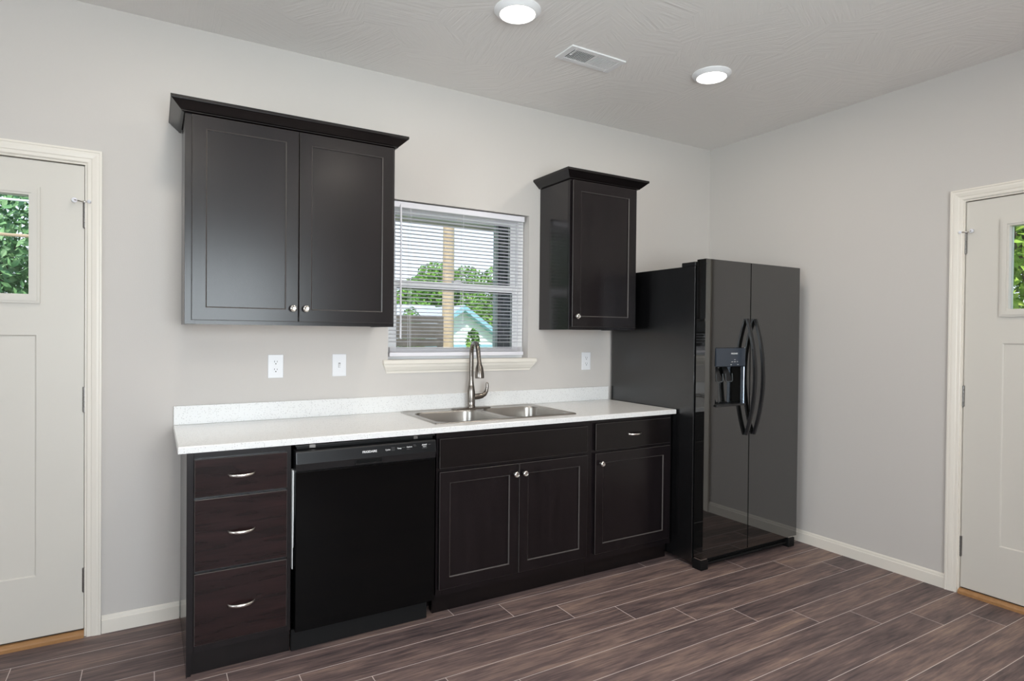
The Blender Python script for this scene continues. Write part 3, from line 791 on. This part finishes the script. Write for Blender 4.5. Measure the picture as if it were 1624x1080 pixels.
# sloped control fascia with a pocket grip below it
m = MB()
px0, px1 = 0.4985, 1.1255
def fas(x): return [Vector((x, -0.590, 0.771)), Vector((x, -0.634, 0.7715)), Vector((x, -0.640, 0.775)), Vector((x, -0.646, 0.802)), Vector((x, -0.647, 0.806)), Vector((x, -0.640, 0.853)), Vector((x, -0.636, 0.858)), Vector((x, -0.590, 0.860))]
m.loops([fas(px0), fas(px1)])
cp = m.build('control_panel', M_BLACKS, dw)
m = MB(); 
def face_y(z): return -0.647 + (z-0.806)/(0.853-0.806)*0.007
m.loops([[Vector((x, face_y(0.8065)-0.0003, 0.8065)), Vector((x, face_y(0.852)-0.0003, 0.852)), Vector((x, face_y(0.852)+0.003, 0.852)), Vector((x, face_y(0.8065)+0.003, 0.8065))] for x in (px0+0.003, px1-0.003)])
m.build('touch_strip', M_PANEL, cp)
m = MB(); m.box(0.745, 0.868, -0.650, -0.640, 0.7795, 0.7845, 0.001).box(0.745, 0.750, -0.648, -0.636, 0.777, 0.802).box(0.863, 0.868, -0.648, -0.636, 0.777, 0.802)
m.build('pocket_grip', M_PANEL, cp)
m = MB(); m.box(0.752, 0.861, -0.6458, -0.6405, 0.786, 0.801); m.build('grip_recess', M_DARK, cp)
rx = PI/2 - 0.147
def dwt(txt, size, x, z, mat=M_PRINT, bold=0.0002): return lettering(txt, size, mat, cp, (x, face_y(z)-0.0006, z), rx=PI/2-0.147, bold=bold)
dwt('FRIGIDAIRE', 0.0128, 0.810, 0.8315, bold=0.0004)
dwt('Cycles', 0.0085, 0.893, 0.832)
dwt('Temp', 0.0085, 0.947, 0.834)
dwt('Options', 0.0080, 0.995, 0.8365)
dwt('START', 0.0082, 1.0690, 0.8395, bold=0.0004)
dwt('Cancel', 0.0062, 1.0690, 0.8315)
for (x, z) in ((0.918, 0.840), (0.918, 0.834), (0.918, 0.828), (0.967, 0.836), (1.020, 0.843), (1.023, 0.838), (0.990, 0.827), (1.0690, 0.825), (1.094, 0.840)):
    m = MB(); w_ = 0.008 if x < 1.0 else 0.006
    if x > 1.06 and z < 0.83: w_ = 0.012
    m.box(x-w_, x+w_, face_y(z)-0.0008, face_y(z)-0.0002, z-0.0004, z+0.0004); m.build('indicator_mark', M_PRINTG, cp)
MB().box(0.492, 1.1085, -0.590, -0.572, 0.004, 0.094, 0.002).build('kick_plate', M_BLACKM, dw)
MB().box(0.505, 1.140, -0.600, -0.580, 0.871, 0.876).build('mounting_strip', M_BLACKS, dw)
for (a, c_) in ((0.560, 0.585), (1.030, 1.050)): MB().box(a, c_, -0.606, -0.590, 0.864, 0.878).build('mounting_bracket', M_HINGE, dw)
m = MB(); m.prism([(0.4905, -0.612, 0.45), (0.4950, -0.612, 0.45), (0.4965, -0.612, 0.60), (0.4968, -0.612, 0.775), (0.4905, -0.612, 0.775)], (0, 0.04, 0))
m.box(0.491, 0.494, -0.608, -0.58, 0.36, 0.45)
m.build('insulation_blanket', M_INSUL, dw)
for x in (0.53, 1.07):
    m = MB(); m.lathe((x, -0.556, 0.0), [(0.016, 0), (0.016, 0.008), (0.007, 0.010), (0.007, 0.09)], seg=14); m.build('levelling_foot', M_KNOB, dw, smooth=40)

# ------------------------------------------------------------------ refrigerator
fr = thing('refrigerator', (3.137, -0.40, 0), 'glossy black side by side refrigerator with ice and water dispenser in the corner', 'refrigerator')
F0, F1, FB, FDY, FDF = 2.7025, 3.572, -0.763, -0.777, -0.843
m = MB(); m.box(F0, F1, FB, -0.025, 0.028, 1.766, 0.004, 2); m.build('refrigerator_body', M_FSIDE, fr)
GX0, GX1 = 3.0895, 3.0975
DZ0, DZ1 = 0.072, 1.7985
MB().box(F0+0.012, F1-0.012, FDY-0.001, FB+0.001, 0.08, 1.755).box(GX0+0.0003, GX1-0.0003, FDF+0.004, FDY, DZ0+0.01, DZ1-0.006).build('door_gasket', M_BLACKM, fr)  # second box is matt black fill, added to keep the seam dark
qx0, qx1, qz0, qz1 = 2.788, 3.044, 0.943, 1.2885
m = MB(); m.sheet(F0, GX0, DZ0, DZ1, FDF, FDY, 0.0, [(qx0, qx1, qz0, qz1, 0.058, 0.001)])
fd = m.build('freezer_door', M_FDOOR, fr)
m = MB(); m.sheet(GX1, F1, DZ0, DZ1, FDF, FDY, 0.0)
rd = m.build('refrigerator_door', M_FDOOR, fr)
def fridge_handle(x, parent):
    m = MB(); L = []; n = 25; zt, zb2 = 1.462, 0.762
    for i in range(n):
        t = -1+2*i/(n-1)
        y = FDF + 0.001 - 0.062*(1-abs(t)**2.0)
        z = (zt+zb2)/2 + t*(zt-zb2)/2
        th = 0.017; hw = 0.0125
        tz = 0.0
        L.append([Vector((x-hw, y, z)), Vector((x-hw+0.002, y-th+0.003, z)), Vector((x-hw+0.007, y-th, z)), Vector((x+hw-0.007, y-th, z)), Vector((x+hw-0.002, y-th+0.003, z)), Vector((x+hw, y, z)), Vector((x+hw-0.003, y+0.003 if abs(t) < 0.97 else y, z)), Vector((x-hw+0.003, y+0.003 if abs(t) < 0.97 else y, z))])
    m.loops(L)
    return m.build('door_handle', M_BLACKS, parent, smooth=45)
fridge_handle(3.057, fd); fridge_handle(3.131, rd)
# dispenser
m = MB()
m.loops([[Vector((x, FDF-0.006, 1.180)), Vector((x, FDF-0.0075, 1.186)), Vector((x, FDF-0.0045, 1.284)), Vector((x, FDF+0.002, 1.287)), Vector((x, FDF+0.045, 1.287)), Vector((x, FDF+0.045, 1.176)), Vector((x, FDF, 1.176))] for x in (qx0+0.002, qx1-0.002)])
m.build('dispenser_panel', M_DISP, fd)
m = MB(); m.box(qx1-0.011, qx1-0.002, FDF-0.005, FDF+0.02, qz0+0.004, 1.175, 0.002); m.build('dispenser_side_trim', M_REFLSTRIP, fd)  # bright strip stands in for the window reflected in the recess side
m = MB(); m.box(qx0+0.002, qx1-0.002, FDF-0.014, FDF+0.050, qz0+0.001, qz0+0.012, 0.003)
for i in range(7): m.box(qx0+0.012+i*0.034, qx0+0.034+i*0.034, FDF-0.016, FDF-0.010, qz0+0.004, qz0+0.008, 0.001)
m.build('drip_tray', M_BLACKS, fd)
for (xa, w2) in ((2.842, 0.030), (2.925, 0.030)):
    m = MB()
    top, bot = 1.172, 1.055
    yA, yB = FDF+0.046, FDF+0.018
    m.prism([(xa-w2*0.7, yA, top), (xa+w2*0.7, yA, top), (xa+w2, yB, 1.10), (xa+w2*0.8, yB-0.003, 1.088), (xa-w2*0.8, yB-0.003, 1.088), (xa-w2, yB, 1.10)], (0, 0.006, 0.002))
    pd = m.build('dispenser_paddle', M_BLACKS, fd)
    m = MB(); m.tube([(xa-w2*0.95, yB-0.002, 1.135), (xa-w2*0.95, yB-0.005, 1.094), (xa-w2*0.6, yB-0.006, 1.087), (xa+w2*0.6, yB-0.006, 1.087), (xa+w2*0.95, yB-0.005, 1.094), (xa+w2*0.95, yB-0.002, 1.135)], 0.0024, 6)
    m.tube([(xa+0.005, yB+0.004, 1.087), (xa+0.020, yB+0.018, 1.01), (xa+0.035, yB+0.030, 0.958)], 0.0018, 6)
    m.build('paddle_rim', M_CLEAR, pd, smooth=60)
lettering('FRIGIDAIRE', 0.0115, M_PRINT, fd, (2.945, FDF-0.0066, 1.253), bold=0.0003)
for (x, z, w_) in ((2.925, 1.205, 0.006), (2.948, 1.217, 0.005), (2.948, 1.205, 0.007), (2.970, 1.206, 0.004), (2.915, 1.188, 0.005), (2.975, 1.188, 0.006)):
    m = MB(); m.box(x-w_, x+w_, FDF-0.0082, FDF-0.0060, z-0.0011, z+0.0011); m.build('touch_key', M_PRINT, fd)
# hinge covers, grille, feet
for (a, c_) in ((F0+0.004, F0+0.095), (F1-0.095, F1-0.004)):
    m = MB(); m.box(a, c_, FB+0.004, -0.652, 1.765, 1.790, 0.003).box(a+0.010, c_-0.01, FDY-0.045, FB+0.006, 1.768, 1.786, 0.002)
    for i in range(4): m.box(a+0.002, a+0.012, FDY-0.03+i*0.014, FDY-0.024+i*0.014, 1.765, 1.789)
    m.build('hinge_cover', M_BLACKS, fr)
m = MB(); m.box(F0+0.05, F1-0.05, -0.800, -0.764, 0.030, 0.068)
for i in range(3): m.box(F0+0.05, F1-0.05, -0.806, -0.800, 0.036+i*0.011, 0.041+i*0.011)
m.tube([(F0+0.045, -0.810, 0.026), (F1-0.045, -0.810, 0.026)], 0.010, 10)
m.build('toe_grille', M_BLACKM, fr, smooth=40)
for (a, c_) in ((F0+0.000, F0+0.060), (F1-0.065, F1-0.004)):
    m = MB(); m.box(a, c_, -0.834, -0.764, 0.0, 0.058, 0.004, 2); m.build('leg_cover', M_BLACKM, fr)
    m = MB(); m.box(a+0.004, c_-0.004, -0.828, -0.775, 0.0585, 0.066, 0.002); m.build('lower_hinge', M_KNOB, fr)
for (x, y) in ((F0+0.06, -0.10), (F1-0.06, -0.10)):
    m = MB(); m.lathe((x-0.015, y, 0.022), [(0.022, 0), (0.022, 0.03)], axis=(1, 0, 0), seg=16); m.build('roller', M_BLACKM, fr)

# ------------------------------------------------------------------ outlets and switch
def plate(name, xc, zc, label, cat, group=None):
    t = thing(name, (xc, 0, zc), label, cat, group)
    m = MB(); m.box(xc-0.037, xc+0.037, -0.0055, -0.0003, zc-0.0595, zc+0.0595, 0.0025, 2); m.build('cover_plate', M_PLATE, t)
    return t
def outlet(xc, zc, label):
    t = plate('electrical_outlet', xc, zc, label, 'electrical outlet', 'duplex outlets on the back wall')
    for dz in (0.0195, -0.0195):
        m = MB(); pts = []
        for i in range(20):
            a = 2*PI*i/20; pts.append((xc+0.0172*math.cos(a), -0.0053, zc+dz+max(-0.0135, min(0.0135, 0.0172*math.sin(a)))))
        m.prism(pts, (0, -0.0018, 0)); sk_ = m.build('socket', M_PLATE, t)
        m = MB(); m.box(xc-0.0075, xc-0.0055, -0.0074, -0.0070, zc+dz+0.001, zc+dz+0.009).box(xc+0.0055, xc+0.0075, -0.0074, -0.0070, zc+dz+0.001, zc+dz+0.008)
        m.lathe((xc, -0.0070, zc+dz-0.0065), [(0.0028, 0), (0.0028, 0.0005)], axis=(0, -1, 0), seg=10); m.build('slot', M_DARK, sk_)
    m = MB(); m.lathe((xc, -0.0055, zc), [(0.003, 0), (0.0028, 0.0008)], axis=(0, -1, 0), seg=10); m.build('screw', M_PLATE, t)
outlet(0.5225, 1.181, 'white duplex outlet under the large left wall cabinet')
outlet(2.4985, 1.179, 'white duplex outlet under the narrow wall cabinet near the refrigerator')
t = plate('light_switch', 0.8435, 1.1815, 'white toggle light switch between the left outlet and the window', 'light switch')
MB().box(0.8435-0.0055, 0.8435+0.0055, -0.0062, -0.0054, 1.1815-0.0125, 1.1815+0.0125).build('toggle_frame', M_PRINTG, t)
m = MB(); m.prism([(0.8435-0.0042, -0.006, 1.1815-0.010), (0.8435-0.0042, -0.006, 1.1815+0.008), (0.8435-0.0042, -0.016, 1.1815-0.006), (0.8435-0.0042, -0.014, 1.1815-0.011)], (0.0084, 0, 0)); m.build('toggle', M_PLATE, t)
for dz in (0.030, -0.030):
    m = MB(); m.lathe((0.8435, -0.0055, 1.1815+dz), [(0.003, 0), (0.0028, 0.0008)], axis=(0, -1, 0), seg=10); m.build('screw', M_PLATE, t)

# ------------------------------------------------------------------ outside
GZ = -0.35
struct(MB().box(-40, 60, WT+0.17, 60, GZ-0.1, GZ).box(XR+WT+0.17, 60, -40, WT+0.17, GZ-0.1, GZ).box(-40, XL-WT-0.17, -40, WT+0.17, GZ-0.1, GZ).box(XL-WT-0.17, XR+WT+0.17, -40, YR-WT-0.17, GZ-0.1, GZ).build('ground', M_GRASS), 'lawn outside')
struct(MB().box(-6, 9, WT+0.16, 4.2, GZ, GZ+0.03).build('ground_patio', pbr('pale concrete', (0.55, 0.53, 0.49), 0.8)), 'pale concrete patio outside')  # unseen pale ground added to bounce sunlight up to the soffit
# brick veneer outside the back wall with the window return
w = MB(); bx0, bx1 = WX0+0.03, 1.982
w.box(D1X1+0.06, bx0, WT, WT+0.16, GZ, 2.95).box(bx0, bx1, WT, WT+0.16, GZ, WZ0).box(bx0, bx1, WT, WT+0.16, 2.30, 2.95).box(bx1, XR+WT+0.16, WT, WT+0.16, GZ, 2.95)
struct(w.build('wall_exterior', M_BRICK), 'dark brick outer face around the window')
struct(MB().box(1.966, 2.06, WT+0.165, WT+0.20, 0.9, 2.09).build('trim_1', M_SIDEGRN), 'pale trim strip at the outer window edge')
# eave soffit over the window
m = MB(); m.box(-3.2, 4.4, 0.30, 0.86, 2.165, 2.185)
for i in range(4): m.box(-3.2, 4.4, 0.36+i*0.13, 0.372+i*0.13, 2.160, 2.166)
m.box(-3.2, 4.4, 0.84, 0.87, 2.150, 2.34)
struct(m.build('trim_2', M_SOFFIT), 'beige eave soffit above the window')
struct(MB().box(XL-0.7, XR+0.7, YR-0.9, 0.9, 2.96, 3.05).build('roof', M_SHINGLE))

def leaves(m, center, rad, n, size, rng, squash=1.0):
    b = m.b
    for _ in range(n):
        while True:
            p = Vector((rng.uniform(-1, 1), rng.uniform(-1, 1), rng.uniform(-1, 1)))
            if p.length <= 1: break
        p = p.normalized()*(p.length**0.45)
        q = Vector(center) + Vector((p.x*rad[0], p.y*rad[1], p.z*rad[2]))
        nrm = (p + Vector((rng.gauss(0, .6), rng.gauss(0, .6), rng.gauss(0.3, .6)))).normalized()
        a = nrm.orthogonal().normalized(); a.rotate(Matrix.Rotation(rng.uniform(0, 6.28), 3, nrm)); c = nrm.cross(a)
        s = size*rng.uniform(0.6, 1.3)
        v = [b.verts.new(q - a*s), b.verts.new(q + c*s*0.45 + nrm*s*0.12), b.verts.new(q + a*s), b.verts.new(q - c*s*0.45 + nrm*s*0.12)]
        b.faces.new(v)
def tree(name, base, height, blobs, n, size, mat, label, cat='tree', group=None, trunk=0.12, seed=1):
    rng = random.Random(seed)
    t = thing(name, base, label, cat, group)
    B = Vector(base)
    m = MB(); top = B + Vector((0, 0, height*0.75))
    m.tube([B, B+Vector((0.05, 0, height*0.35)), top], [trunk, trunk*0.8, trunk*0.3], 8)
    for (dx, dy, dz, r) in blobs[:6]:
        m.tube([B+Vector((0.04, 0, height*0.4)), B+Vector((dx*0.6, dy*0.6, dz*0.9)), B+Vector((dx, dy, dz))], [trunk*0.45, trunk*0.3, trunk*0.1], 6)
    m.build('trunk', M_BARK, t, smooth=60)
    m = MB(); tot = sum(r**2 for *_, r in blobs)
    for (dx, dy, dz, r) in blobs:
        leaves(m, B+Vector((dx, dy, dz)), (r, r, r*0.85), int(n*r*r/tot), size, rng)
    m.build('foliage', mat, t, norm=False)
    return t
def blobs(rng, n, R, z0, z1, r0, r1):
    return [(rng.uniform(-R, R), rng.uniform(-R, R), rng.uniform(z0, z1), rng.uniform(r0, r1)) for _ in range(n)]
rg = random.Random(11)
# beyond the kitchen window
tree('leafy_tree', (11.8, 25.5, GZ), 4.8, blobs(rg, 12, 1.1, 1.4, 4.0, 0.8, 1.2), 11050, 0.12, M_LEAF, 'bushy green tree seen left of the utility pole through the kitchen window', 'tree', 'trees outside the window', seed=2)
tree('leafy_tree', (15.2, 29.5, GZ), 6.2, blobs(rg, 12, 1.3, 2.0, 4.9, 0.9, 1.4), 11050, 0.13, M_LEAF, 'tall green tree rising above the white gabled house roof', 'tree', 'trees outside the window', seed=3)
tree('leafy_tree', (14.3, 21.5, GZ), 5.2, blobs(rg, 14, 1.2, 1.0, 4.3, 0.7, 1.1), 10200, 0.11, M_LEAF, 'green tree at the right side of the white gabled house', 'tree', 'trees outside the window', seed=4)
tree('leafy_tree', (10.3, 29.8, GZ), 5.4, blobs(rg, 10, 1.2, 1.6, 4.4, 0.9, 1.3), 8500, 0.13, M_LEAF, 'green tree seen at the left edge of the kitchen window', 'tree', 'trees outside the window', seed=5)
# beyond the left door lite
tree('leafy_tree', (-1.6, 5.2, GZ), 4.5, blobs(rg, 14, 0.9, 1.4, 3.5, 0.5, 0.9), 15000, 0.052, M_LEAFD, 'dense green tree seen through the left door lite', 'tree', seed=7)
for (za, zb3, lab) in ((2.40, 2.31, 'upper thin white cable crossing the left door lite'), (2.115, 2.045, 'lower thin tan cable crossing the left door lite')):
    m = MB(); m.tube([(-3.0, 3.0, za+0.05), (-1.0, 3.0, za), (0.9, 3.0, za+0.02)], 0.009 if za > 2.2 else 0.013, 6)
    tag(m.build('utility_cable', M_SIDING if za > 2.2 else M_POLE), lab, 'cable')
# beyond the right door lite
tree('leafy_tree', (8.2, -0.55, GZ), 4.5, blobs(rg, 14, 0.9, 1.2, 3.5, 0.5, 0.9), 13000, 0.052, M_LEAFY, 'sunlit yellow green tree seen through the right door lite', 'tree', seed=8)
# shrubs
def shrub(loc, r, h, n, label, mat=M_LEAF, seed=1):
    rng = random.Random(seed); t = thing('garden_shrub', loc, label, 'shrub', None); B = Vector(loc)
    m = MB(); m.tube([B, B+Vector((0, 0, h*0.7))], [0.03, 0.012], 6); m.build('stem', M_BARK, t)
    m = MB()
    for i in range(5):
        f = i/4; leaves(m, B+Vector((0, 0, h*(0.25+0.6*f))), (r*(1-0.65*f), r*(1-0.65*f), h*0.2), int(n/5), 0.06, rng)
    m.build('foliage', mat, t, norm=False); return t
shrub((5.22, 7.0, GZ), 0.34, 1.72, 1600, 'small conical shrub in front of the white gabled house', seed=21)
shrub((4.60, 8.6, GZ), 0.60, 2.15, 2200, 'rounded shrub rising behind the brown board fence', seed=22)
# utility pole
up_ = thing('utility_pole', (5.61, 9.0, GZ), 'tall tan timber utility pole standing beyond the kitchen window', 'utility pole')
m = MB(); m.tube([(5.61, 9.0, GZ), (5.615, 9.0, 3.0), (5.61, 9.0, 7.5)], [0.135, 0.128, 0.11], 16); m.build('pole_shaft', M_POLE, up_, smooth=60)
m = MB(); m.box(4.7, 6.5, 8.86, 8.95, 6.9, 7.02).build('cross_arm', M_POLE, up_)
# board fence
fe = thing('board_fence', (3.4, 7.0, GZ), 'dark brown horizontal board fence left of the utility pole', 'fence')
m = MB(); zz = GZ+0.05
while zz < 1.62:
    m.box(2.2, 4.60, 6.985, 7.01, zz, zz+0.135, 0.004); zz += 0.142
m.build('board_panel', M_FENCE, fe)
for x in (2.3, 3.45, 4.56): MB().box(x-0.045, x+0.045, 7.01, 7.09, GZ, 1.68).build('fence_post', M_FENCE, fe)
# neighbour house
hs = thing('neighbor_house', (8.35, 15.5, GZ), 'white clapboard house with pale blue trimmed gable, outside the kitchen window', 'house')
ax, az, ez, hwid = 8.36, 2.20, 1.10, 1.66
m = MB(); m.prism([(ax-hwid+0.12, 14.0, GZ), (ax+hwid-0.12, 14.0, GZ), (ax+hwid-0.12, 14.0, ez-0.02), (ax, 14.0, az-0.12), (ax-hwid+0.12, 14.0, ez-0.02)], (0, 4.0, 0))
zz = GZ+0.1
while zz < 2.0:
    half = (hwid-0.12) if zz < ez-0.1 else max(0.05, (az-0.14-zz)/(az-ez)*hwid-0.05)
    m.prism([(ax-half, 14.0, zz), (ax-half, 13.985, zz), (ax-half, 14.0, zz+0.11)], (2*half, 0, 0)); zz += 0.115
m.build('siding_wall', M_SIDING, hs)
m = MB()
for s in (-1, 1):
    m.prism([(ax, 13.75, az), (ax+s*(hwid+0.05), 13.75, ez-0.05), (ax+s*(hwid+0.05), 13.75, ez+0.0), (ax, 13.75, az+0.06)], (0, 4.6, 0))
m.build('house_roof', M_SHINGLE, hs)
m = MB()
for s in (-1, 1):
    m.prism([(ax, 13.70, az+0.05), (ax+s*(hwid+0.07), 13.70, ez-0.03), (ax+s*(hwid+0.07), 13.70, ez-0.17), (ax, 13.70, az-0.12)], (0, 0.05, 0))
    m.prism([(ax, 13.75, az-0.12), (ax+s*(hwid+0.05), 13.75, ez-0.17), (ax+s*(hwid+0.05), 13.75, ez-0.14), (ax, 13.75, az-0.09)], (0, 0.25, 0))
m.prism([(ax-1.5, 13.95, 0.92), (ax+1.5, 13.95, 0.92), (ax+1.5, 13.95, 1.0), (ax-1.5, 13.95, 1.0)], (0, 0.05, 0))
m.build('fascia_trim', M_BLUE, hs)
MB().box(ax-0.55, ax+0.35, 13.96, 14.0, 0.1, 0.9).build('garage_door', M_BLUE, hs)
# second roof behind
h2 = thing('distant_house', (8.65, 21.0, GZ), 'low house with a pale grey shingle roof behind the board fence', 'house')
MB().box(7.0, 10.3, 19.9, 22.1, GZ, 1.45).build('siding_wall', M_SIDING, h2)
m = MB(); m.prism([(6.8, 19.6, 1.42), (6.8, 19.6, 1.50), (6.8, 21.0, 2.56), (6.8, 22.4, 1.50), (6.8, 22.4, 1.42), (6.8, 21.0, 2.48)], (3.7, 0, 0)); m.build('house_roof', M_SHINGLE, h2)
